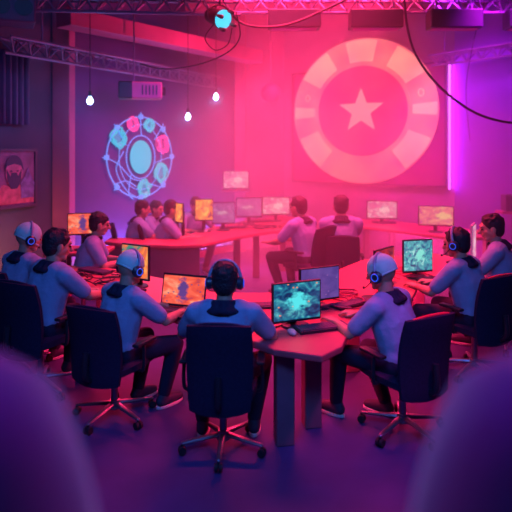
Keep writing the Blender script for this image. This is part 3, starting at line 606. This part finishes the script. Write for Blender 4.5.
# ---------------------------------------------------------------- chairs
def make_chair(name='office_chair', rail_mat='chair'):
    t = thing(name, 'x', 'chair')
    b = slab(bmesh.new(), 0.50, 0.48, 0.09, lambda u, v: 0.012 * u * u, 0.18); bmesh.ops.rotate(b, verts=b.verts, matrix=Matrix.Rotation(R(90), 3, 'X')); bmesh.ops.translate(b, verts=b.verts, vec=(0, 0.0, 0.425)); obj('seat', b, M['chair'], t)
    cv = lambda u, v: 0.045 * u * u - 0.03 * v * v
    b = slab(bmesh.new(), 0.47, 0.60, 0.05, cv, 0.13, 14, -0.02); bmesh.ops.rotate(b, verts=b.verts, matrix=Matrix.Rotation(R(6), 3, 'X')); bmesh.ops.translate(b, verts=b.verts, vec=(0, -0.265, 0.63)); bk = obj('backrest', b, M['chair'], t)
    z = 0.63 + 0.29
    obj('top_rail', tube(bmesh.new(), [(-.17, -.285, z - .012), (-.09, -.305, z + .006), (0, -.31, z + .01), (.09, -.305, z + .006), (.17, -.285, z - .012)], 0.011), M[rail_mat], t)  # rail added to carry the highlight; its red glint is painted colour
    obj('back_support', tube(bmesh.new(), [(0, -.06, .37), (0, -.22, .37), (0, -.33, .43), (0, -.325, .60)], 0.022), M['black'], t)
    for s_ in (-1, 1):
        a = obj('armrest', tube(bmesh.new(), [(s_ * .22, 0, .40), (s_ * .285, -.02, .42), (s_ * .29, -.02, .56), (s_ * .28, -.02, .61)], 0.014), M['black'], t)
        b = bmesh.new(); box(b, (s_ * .28, 0, .62), (0.06, .24, 0.025)); obj('pad', b, M['black'], a, smooth=False, bevel=0.01)
    obj('gas_lift', cyl(bmesh.new(), (0, 0, .10), (0, 0, .39), .028, .022), M['chrome'], t)
    obj('hub', cyl(bmesh.new(), (0, 0, .07), (0, 0, .13), .05, .04), M['chrome'], t)
    for k in range(5):
        a = R(90 + 36 + k * 72); dx, dy = math.cos(a), math.sin(a)
        b = bmesh.new(); caps(b, (dx * .03, dy * .03, .105), (dx * .30, dy * .30, .075), .026, .016, 8, 0.7); l = obj('leg', b, M['chrome'], t)
        b = bmesh.new(); px_, py_ = -dy, dx
        for s_ in (-1, 1): cyl(b, (dx * .305 + px_ * s_ * .006, dy * .305 + py_ * s_ * .006, .029), (dx * .305 + px_ * s_ * .026, dy * .305 + py_ * s_ * .026, .029), .029, .027, 14)
        cyl(b, (dx * .305, dy * .305, .03), (dx * .305, dy * .305, .075), .009, seg=8); obj('caster', b, M['rubber'], l)
    return t
chair_plain = make_chair(); chair_glint = make_chair(rail_mat='redglint'); used = {}
def place_chair(proto, x, y, yaw, s, label, dz=0):
    o = copy_tree(proto) if proto.name in used else proto; used[proto.name] = 1
    o.location = (x, y, dz); o.rotation_euler = (0, 0, R(-yaw)); o.scale = (s,) * 3; o['label'] = label; o['group'] = 'office chairs under the seated people'; return o

# ---------------------------------------------------------------- people
def ik(a, c, l1, l2, pole):
    a, c = Vector(a), Vector(c); v = c - a; L = min(v.length, (l1 + l2) * 0.995); v.normalize(); c = a + v * L
    k = (l1 * l1 - l2 * l2 + L * L) / (2 * L); h = math.sqrt(max(l1 * l1 - k * k, 0)); p = Vector(pole); p = (p - v * p.dot(v)).normalized()
    return a + v * k + p * h, c
def hand(bm, w_, dirv, side, s_=1.0, up=Vector((0, 0, 1)), fine=True):
    f = dirv.normalized(); lat = f.cross(up).normalized() * side; upv = lat.cross(f).normalized() * side   # lat: towards the little finger
    if upv.z < 0: upv = -upv
    w_ = Vector(w_)
    for q in (-1, 0, 1): caps(bm, w_ + lat * q * .018, w_ + f * .085 + lat * q * .027, .020, .014, 8)
    for i, (o_, L) in enumerate([(-.030, .070), (-.010, .080), (.012, .074), (.033, .058)]):
        b0 = w_ + f * .08 + lat * o_; k1 = b0 + f * L * .45 + lat * o_ * .22 + upv * .006; k2 = k1 + f * L * .32 - upv * .014 + lat * o_ * .12; k3 = k2 + f * L * .22 - upv * .016
        chain(bm, [b0, k1, k2, k3], [.0105, .0095, .0085, .0075], 8)
    t0 = w_ + f * .025 - lat * .024; t1 = t0 + f * .035 - lat * .032 - upv * .006; t2 = t1 + f * .032 - lat * .008 - upv * .006
    chain(bm, [t0, t1, t2], [.014, .012, .009], 8)
def person(label, px, py, d, yaw, head_yaw=0, head_pitch=12, head_roll=0, lean=14, cap=False, hset=False, dark_hair=True, s=None, hands=((-.17, .52), (.17, .52)), hand_z=0.735, far=False, feet=((-.12, .34), (.12, .34)), shirt='shirt', elbow=0.9, on_lap=False, hx=1.1, mic=True):
    zc = zat(py, d); s = zc / 1.13 if s is None else s
    ls = math.sin(R(lean)); lc = math.cos(R(lean)); hip = Vector((0, 0, .52)); ch = hip + Vector((0, ls * .28, lc * .28)); sh = hip + Vector((0, ls * .40, lc * .45))
    nk = sh + Vector((0, ls * .05 + .01, .045)); hd = nk + Vector((0, .050, .135)); zoff = 1.13 - hd.z; 
    # slide the trunk so that the head centre ends at 1.13
    k = (1.13 - .52) / (hd.z - .52); 
    ch.z = .52 + (ch.z - .52) * k; sh.z = .52 + (sh.z - .52) * k; nk.z = .52 + (nk.z - .52) * k; hd.z = 1.13
    rz = R(-yaw); rot = Matrix.Rotation(rz, 3, 'Z'); off = rot @ Vector((0, hd.y * s, 0))
    root = thing('person', label, 'person', (at(px, d) - off.x, d - off.y, 0), rz, scale=s)
    vox = (.012 if far else .0075)
    HM = Matrix.Translation(hd) @ Matrix.Rotation(R(-head_yaw), 4, 'Z') @ Matrix.Rotation(R(-head_pitch), 4, 'X') @ Matrix.Rotation(R(head_roll), 4, 'Y') @ Matrix.Diagonal((hx, hx, hx, 1))
    hp = lambda x, y, z: HM @ Vector((x, y, z))
    hz = (hand_z) / s
    bm = bmesh.new()
    # head: skull, face, jaw, nose, ears, lips, brow
    ell(bm, (0, -.012, .02), (.078, .095, .092), HM); ell(bm, (0, .022, -.03), (.062, .068, .085), HM)
    caps(bm, hp(-.03, .055, -.082), hp(.03, .055, -.082), .022 * hx, .022 * hx, 8); caps(bm, hp(0, .084, .012), hp(0, .108, -.022), .009 * hx, .016 * hx, 8)
    caps(bm, hp(-.035, .078, .030), hp(.035, .078, .030), .013 * hx, .013 * hx, 8); caps(bm, hp(-.018, .086, -.052), hp(.018, .086, -.052), .009 * hx, .009 * hx, 8)
    for q in (-1, 1): ell(bm, (q * .080, -.005, -.012), (.012, .020, .032), HM); caps(bm, hp(q * .045, .05, -.02), hp(q * .055, .0, -.05), .022 * hx, .022 * hx, 8)
    caps(bm, nk - Vector((0, 0, .05)), hp(0, -.015, -.05), .062, .055)
    # trunk
    caps(bm, hip + Vector((-.09, 0, 0)), hip + Vector((.09, 0, 0)), .10, .10); chain(bm, [hip, hip.lerp(ch, .5), ch], [.12, .115, .125])
    for q in (-1, 1): chain(bm, [hip.lerp(ch, .4) + Vector((q * .04, 0, 0)), ch + Vector((q * .06, 0, 0)), sh + Vector((q * .10, 0, -.03))], [.10, .11, .075])
    arms = []
    for i, q in enumerate((-1, 1)):
        S0 = sh + Vector((q * .195, .01, -.035)); T = Vector((hands[i][0], hands[i][1], hz + .012)) if len(hands[i]) == 2 else Vector(hands[i])
        E, Wr = ik(S0, T, .27, .25, (q * elbow, -.25, -.8)); arms.append((S0, E, Wr, q))
        caps(bm, nk + Vector((0, 0, -.03)), S0, .05, .058); chain(bm, [S0, S0.lerp(E, .45), E], [.056, .048, .040]); chain(bm, [E, E.lerp(Wr, .3), Wr], [.040, .042, .025])
        dv = (Wr - E); dv.z *= .15; dv.x = dv.x * .5 - q * .02
        hand(bm, Wr, dv, q * -1 if False else q)
    legs = []
    for i, q in enumerate((-1, 1)):
        H0 = hip + Vector((q * .09, 0.02, -.01)); Fz = Vector((feet[i][0], feet[i][1], .09 / s if False else .085))
        K, An = ik(H0, Fz, .43, .43, (q * .25, .6, 1.0)); legs.append((H0, K, An, q))
        chain(bm, [H0, H0.lerp(K, .5), K], [.088, .075, .055]); chain(bm, [K, K.lerp(An, .3), An], [.055, .055, .034]); caps(bm, An - Vector((0, 0, .03)), An + Vector((0, .12, -.05)), .034, .026)
    fuse('body', bm, M['skin'], root, vox if not far else .011, 3 if not far else 2)
    # shirt
    bm = bmesh.new(); caps(bm, hip + Vector((-.09, 0, .03)), hip + Vector((.09, 0, .03)), .112, .112); chain(bm, [hip + Vector((0, 0, .03)), hip.lerp(ch, .5), ch], [.142, .146, .156])
    for q in (-1, 1): chain(bm, [hip.lerp(ch, .2) + Vector((q * .06, 0, 0)), ch + Vector((q * .065, 0, 0)), sh + Vector((q * .105, 0, -.03))], [.122, .136, .100])
    for S0, E, Wr, q in arms: caps(bm, nk + Vector((0, 0, -.045)), S0, .062, .080); chain(bm, [S0, S0.lerp(E, .5), S0.lerp(E, .74)], [.078, .072, .066])
    fuse('shirt', bm, M[shirt], root, .012, 5)
    # dark collar lying over the shoulders
    bm = bmesh.new()
    for k in range(14):
        a, a2 = k * 2 * math.pi / 14, (k + 1) * 2 * math.pi / 14
        P = lambda a_: nk + Vector((.082 * math.sin(a_), .070 * math.cos(a_) - .004, -.008 + .018 * -math.cos(a_)))
        caps(bm, P(a), P(a2), .022, .022, 8); P2 = lambda a_: nk + Vector((.140 * math.sin(a_), .105 * math.cos(a_) - .02, -.034 - .016 * abs(math.sin(a_))))
        if math.cos(a) < .5: caps(bm, P(a), P2(a), .022, .022, 8); caps(bm, P2(a), P2(a2), .021, .021, 8)
    fuse('collar', bm, M['collar'], root, .009, 3)
    # trousers, shoes
    bm = bmesh.new(); caps(bm, hip + Vector((-.09, 0, -.01)), hip + Vector((.09, 0, -.01)), .122, .122)
    for H0, K, An, q in legs: chain(bm, [H0, H0.lerp(K, .5), K], [.104, .090, .070]); chain(bm, [K, K.lerp(An, .4), An + Vector((0, 0, .03))], [.070, .066, .052])
    fuse('trousers', bm, M['pants'], root, .013, 4)
    for H0, K, An, q in legs:
        bm = bmesh.new(); b0 = Vector((An.x, An.y, 0)); chain(bm, [b0 + Vector((0, -.03, .055)), b0 + Vector((0, .06, .055)), b0 + Vector((0, .155, .040))], [.045, .046, .034]); caps(bm, b0 + Vector((0, -.02, .07)), b0 + Vector((0, 0, .11)), .045, .045)
        clip(bm, (0, 0, .018), (0, 0, -1)) if False else None
        sh_ = fuse('shoe', bm, M['shoe'], root, .009, 3)
        bm = bmesh.new(); pts = [(b0.x + .048 * math.sin(a) * (1 if math.cos(a) < 0 else .95), b0.y + .058 + .135 * math.cos(a)) for a in [i * 2 * math.pi / 20 for i in range(20)]]; prism(bm, pts, .002, .022)
        obj('sole', bm, M['sole'], sh_, bevel=.003)
    # head wear
    if cap:
        bm = bmesh.new(); ell(bm, (0, -.014, .028), (.090, .108, .104), HM, 28, 20); clip(bm, hp(0, 0, -.022), HM.to_3x3() @ Vector((0, -.34, -1)))
        c_ = obj('cap', bm, M['cap'], root)
        bm = bmesh.new(); N_ = HM.to_3x3() @ Vector((0, .28, 1)); pts = []
        for i in range(28):
            a = i * 2 * math.pi / 28; x, y = .083 * math.sin(a), .100 * math.cos(a) - .016; pts.append(hp(x, y, -.34 * y - .022))
        tube(bm, pts, .008 * hx, 8, closed=True, raw=True); obj('cap_band', bm, M['cap'], c_)
    else:
        rr = random.Random(int(px)); bm = bmesh.new()
        ell(bm, (0, -.024, .032), (.086, .100, .096), HM, 24, 16); ell(bm, (0, -.045, -.01), (.078, .068, .085), HM)
        for k in range(26):
            a, b_ = rr.uniform(0, 6.283), rr.uniform(.1, 1.2); v = Vector((.082 * math.cos(a) * math.cos(b_), -.024 + .094 * math.sin(a) * math.cos(b_), .032 + .09 * math.sin(b_)))
            if v.y > .05 and v.z < .05: continue
            caps(bm, HM @ v, HM @ (v + Vector((rr.uniform(-.02, .02), rr.uniform(-.01, .02), .004))), .016 * hx, .010 * hx, 6)
        clip(bm, hp(0, .062, 0), HM.to_3x3() @ Vector((0, 1, -.62)))
        fuse('hair', bm, M['hair'], root, .009 if far else .007, 2)
    if not far or True:
        for q in (-1, 1):
            bm = bmesh.new(); ell(bm, (q * .032, .082, .004), (.013, .008, .007), HM, 10, 8); obj('eye', bm, M['eye'], root)
    if hset:
        bm = bmesh.new(); tube(bm, [hp(.105 * math.cos(a), -.01, -.005 + .138 * math.sin(a)) for a in [i * math.pi / 16 for i in range(17)]], .011 * hx, 8, raw=True); h = obj('headset', bm, M['band'], root)
        bm = bmesh.new(); tube(bm, [hp(.098 * math.cos(a), -.01, -.005 + .128 * math.sin(a)) for a in [R(40) + i * R(100) / 10 for i in range(11)]], .014 * hx, 8, raw=True); obj('headband_cushion', bm, M['headset'], h)
        for q in (-1, 1):
            bm = bmesh.new(); cyl(bm, hp(q * .082, -.008, -.012), hp(q * .108, -.008, -.012), .040 * hx, .043 * hx, 20); cyl(bm, hp(q * .108, -.008, -.012), hp(q * .120, -.008, -.012), .043 * hx, .030 * hx, 20); c_ = obj('ear_cup', bm, M['headset'], h)
            bm = bmesh.new(); tube(bm, [hp(q * .1215, -.008 + .024 * math.cos(a), -.012 + .024 * math.sin(a)) for a in [i * 2 * math.pi / 20 for i in range(20)]], .004, 6, closed=True, raw=True); tube_o = obj('ear_cup_light', bm, M['cupglow'], h)
        if mic:
            bm = bmesh.new(); tube(bm, [hp(-.11, .02, -.03), hp(-.11, .07, -.065), hp(-.07, .115, -.075)], .004, 6); ell(bm, (-.066, .117, -.075), (.009, .012, .009), HM, 10, 8); obj('microphone', bm, M['headset'], h)
    return root, s
def sit(proto, res, yaw, label, back=0.0, dyaw=0, cs=1.0):
    root, s = res; rot = Matrix.Rotation(R(-yaw), 3, 'Z'); o = rot @ Vector((0, -back * s, 0))
    c_ = place_chair(proto, root.location.x + o.x, root.location.y + o.y, yaw + dyaw, s * cs, label)
    if cs == 0.93: c_.scale.z = s * 1.02
PEOPLE = [
 # label, px, py, d, yaw, kw, chair
 ('dark haired person with headset at front centre, seen from behind', 225, 281, 4.02, 3, dict(hset=True, lean=10, head_pitch=10, hands=((-.20, .44), (.22, .42)), feet=((-.17, .22), (.20, .26)), elbow=0.9), chair_plain, 'dark office chair seen from behind under the front centre person'),
 ('person in pale cap and headset at front left reaching toward the laptop', 131, 268, 4.50, 42, dict(cap=True, hset=True, lean=12, head_pitch=16, hands=((-.10, .50), (.20, .50)), feet=((-.1, .30), (.16, .36))), chair_plain, 'dark office chair under the front left capped person'),
 ('bare headed dark haired person in the left group turned toward the desk', 58, 245, 5.0, 38, dict(lean=12, head_yaw=16, head_pitch=14, hands=((-.08, .45), (.14, .50))), chair_plain, 'dark office chair under the bare headed person at left'),
 ('person in pale cap and headset at the far left edge', 29, 238, 5.5, 35, dict(cap=True, hset=True, lean=12, head_yaw=20, head_pitch=12), chair_plain, 'dark office chair under the far left capped person'),
 ('bare headed person in profile facing right near the fiery monitor at left', 100, 224, 6.75, 78, dict(lean=16, head_pitch=14, head_yaw=-6, hands=((-.05, .40), (.12, .44)), feet=((-.1, .25), (.1, .25))), chair_plain, 'dark office chair under the person in profile near the fiery monitor'),
 ('person in pale cap and headset at right of centre facing the teal game monitor', 381, 273, 4.28, -48, dict(cap=True, hset=True, lean=15, head_pitch=14, hands=((-.16, .48), (.14, .46)), feet=((-.12, .50), (.14, .22)), head_yaw=-4), chair_glint, 'dark office chair with red glint on top edge under the right of centre capped person'),
 ('dark haired person with headset at right leaning toward the pale blue game', 456, 243, 5.35, -45, dict(hset=True, lean=14, head_pitch=14, head_yaw=-8, hands=((-.14, .48), (.14, .46))), chair_glint, 'dark office chair with red glint on top edge under the right headset wearer'),
 ('bare headed person in left profile at the far right edge', 491, 228, 6.0, -62, dict(lean=10, head_yaw=-16, head_pitch=12, hands=((-.14, .46), (.14, .46))), chair_glint, 'dark office chair with red glint on top edge under the far right person'),
 ('bare headed person in the back left group, the left one, facing right', 143, 209, 8.65, 75, dict(lean=12, far=True, head_pitch=12), chair_plain, 'office chair hidden behind the back left desk under the left person'),
 ('small person partly hidden between the two back left people', 157, 212, 9.15, 110, dict(lean=10, far=True, head_pitch=8, s=0.98), chair_plain, 'office chair under the half hidden person in the back left group'),
 ('bare headed person in the back left group leaning on the desk, the right one', 172, 209, 8.55, 80, dict(lean=14, far=True, head_pitch=12, hands=((-.05, .46), (.12, .50))), chair_plain, 'office chair under the right person of the back left group'),
 ('person facing forward behind the small orange monitor in the back row', 196, 205, 9.5, 150, dict(lean=18, far=True, head_pitch=26), chair_plain, 'office chair under the person behind the small orange monitor'),
 ('bare headed person sitting in pink haze facing left, left of the back centre pair', 298, 207, 7.9, -50, dict(lean=12, far=True, head_pitch=10, hands=((-.16, .48), (.16, .46))), chair_plain, 'office chair in pink haze under the left one of the back centre pair'),
 ('bare headed person in pink haze seen from behind, right of the back centre pair', 341, 206, 7.9, 6, dict(lean=8, far=True, head_pitch=8), chair_plain, 'office chair in pink haze seen from behind, right of the back centre pair'),
]
PX = [225, 131, 58, 29, 100, 381, 456, 491]
for lab, px, py, d, yaw, kw, ch, clab in PEOPLE:
    r_ = person(lab, px, py, d, yaw, **kw); sit(ch, r_, yaw, clab, dyaw=(0, -18, -14, -10, 0, 20, 18, 15)[PX.index(px)] if px in PX else 0, cs={341: 0.88, 225: 0.93}.get(px, 1.0), back=-0.03 if px == 225 else 0.0)

# ---------------------------------------------------------------- blurred seat backs close to the camera, on the viewing platform
def plush(label, x, y, rz):
    t = thing('padded_seat', label, 'seat', (x, y, 0.7), rz)
    b = slab(bmesh.new(), 0.56, 0.78, 0.16, lambda u, v: 0.05 * u * u, 0.42, 16); bmesh.ops.translate(b, verts=b.verts, vec=(0, 0, 0.80)); obj('backrest', b, M['velvet'], t)
    b = slab(bmesh.new(), 0.54, 0.5, 0.14, lambda u, v: 0, 0.2); bmesh.ops.rotate(b, verts=b.verts, matrix=Matrix.Rotation(R(90), 3, 'X')); bmesh.ops.translate(b, verts=b.verts, vec=(0, 0.22, 0.42)); obj('seat', b, M['velvet'], t)
    for sx_ in (-1, 1):
        for sy_ in (0, 1): obj('leg', cyl(bmesh.new(), (sx_ * .2, .02 + sy_ * .38, 0), (sx_ * .2, .02 + sy_ * .38, .37), .018), M['black'], t)
    return t
plush('blurred purple padded seat back close to the camera at bottom left', -0.455, 0.60, R(14))
plush('blurred purple padded seat back close to the camera at bottom right', 0.45, 0.60, R(-14))

# ---------------------------------------------------------------- haze (real scattering volume filling the middle and back of the room)
hz = bmesh.new(); prism(hz, [(-2.95, 4.9), (3.9, 4.9), (4.6, 7.9), (3.5, 10.05), (0.6, 11.95), (-0.4, 11.35), (-2.8, 8.55)], 0.01, 4.9)
o = obj('haze', hz, bpy.data.materials.new('haze_volume'), smooth=False)
m = o.data.materials[0]; m.use_nodes = True; nt = m.node_tree; nt.nodes.clear(); N = nt.nodes.new
out = N('ShaderNodeOutputMaterial'); vs = N('ShaderNodeVolumeScatter'); vs.inputs['Color'].default_value = (1, 0.75, 0.9, 1); vs.inputs['Anisotropy'].default_value = 0.2
g = N('ShaderNodeTexCoord'); sp = N('ShaderNodeSeparateXYZ'); mr = N('ShaderNodeMapRange'); mr.interpolation_type = 'SMOOTHSTEP'
mr.inputs['From Min'].default_value = 5.0; mr.inputs['From Max'].default_value = 8.4; mr.inputs['To Min'].default_value = 0.0; mr.inputs['To Max'].default_value = 0.19
def ramp(axis, f0, f1, t0_, t1_):
    q = N('ShaderNodeMapRange'); q.interpolation_type = 'SMOOTHSTEP'
    for k_, v_ in zip(('From Min', 'From Max', 'To Min', 'To Max'), (f0, f1, t0_, t1_)): q.inputs[k_].default_value = v_
    nt.links.new(sp.outputs[axis], q.inputs['Value']); return q.outputs[0]
def mul(a_, b_):
    q = N('ShaderNodeMath'); q.operation = 'MULTIPLY'; nt.links.new(a_, q.inputs[0]); nt.links.new(b_, q.inputs[1]); return q.outputs[0]
nt.links.new(g.outputs['Object'], sp.inputs[0]); nt.links.new(sp.outputs['Y'], mr.inputs['Value'])
dens = mul(mul(mr.outputs[0], ramp('Z', 1.4, 4.0, 1.0, 0.22)), ramp('X', -2.4, 0.2, 0.22, 1.0))
nt.links.new(dens, vs.inputs['Density']); nt.links.new(vs.outputs[0], out.inputs['Volume'])
tag(o, 'thin pink lit haze hanging in the middle and back of the room', 'haze'); o['kind'] = 'stuff'
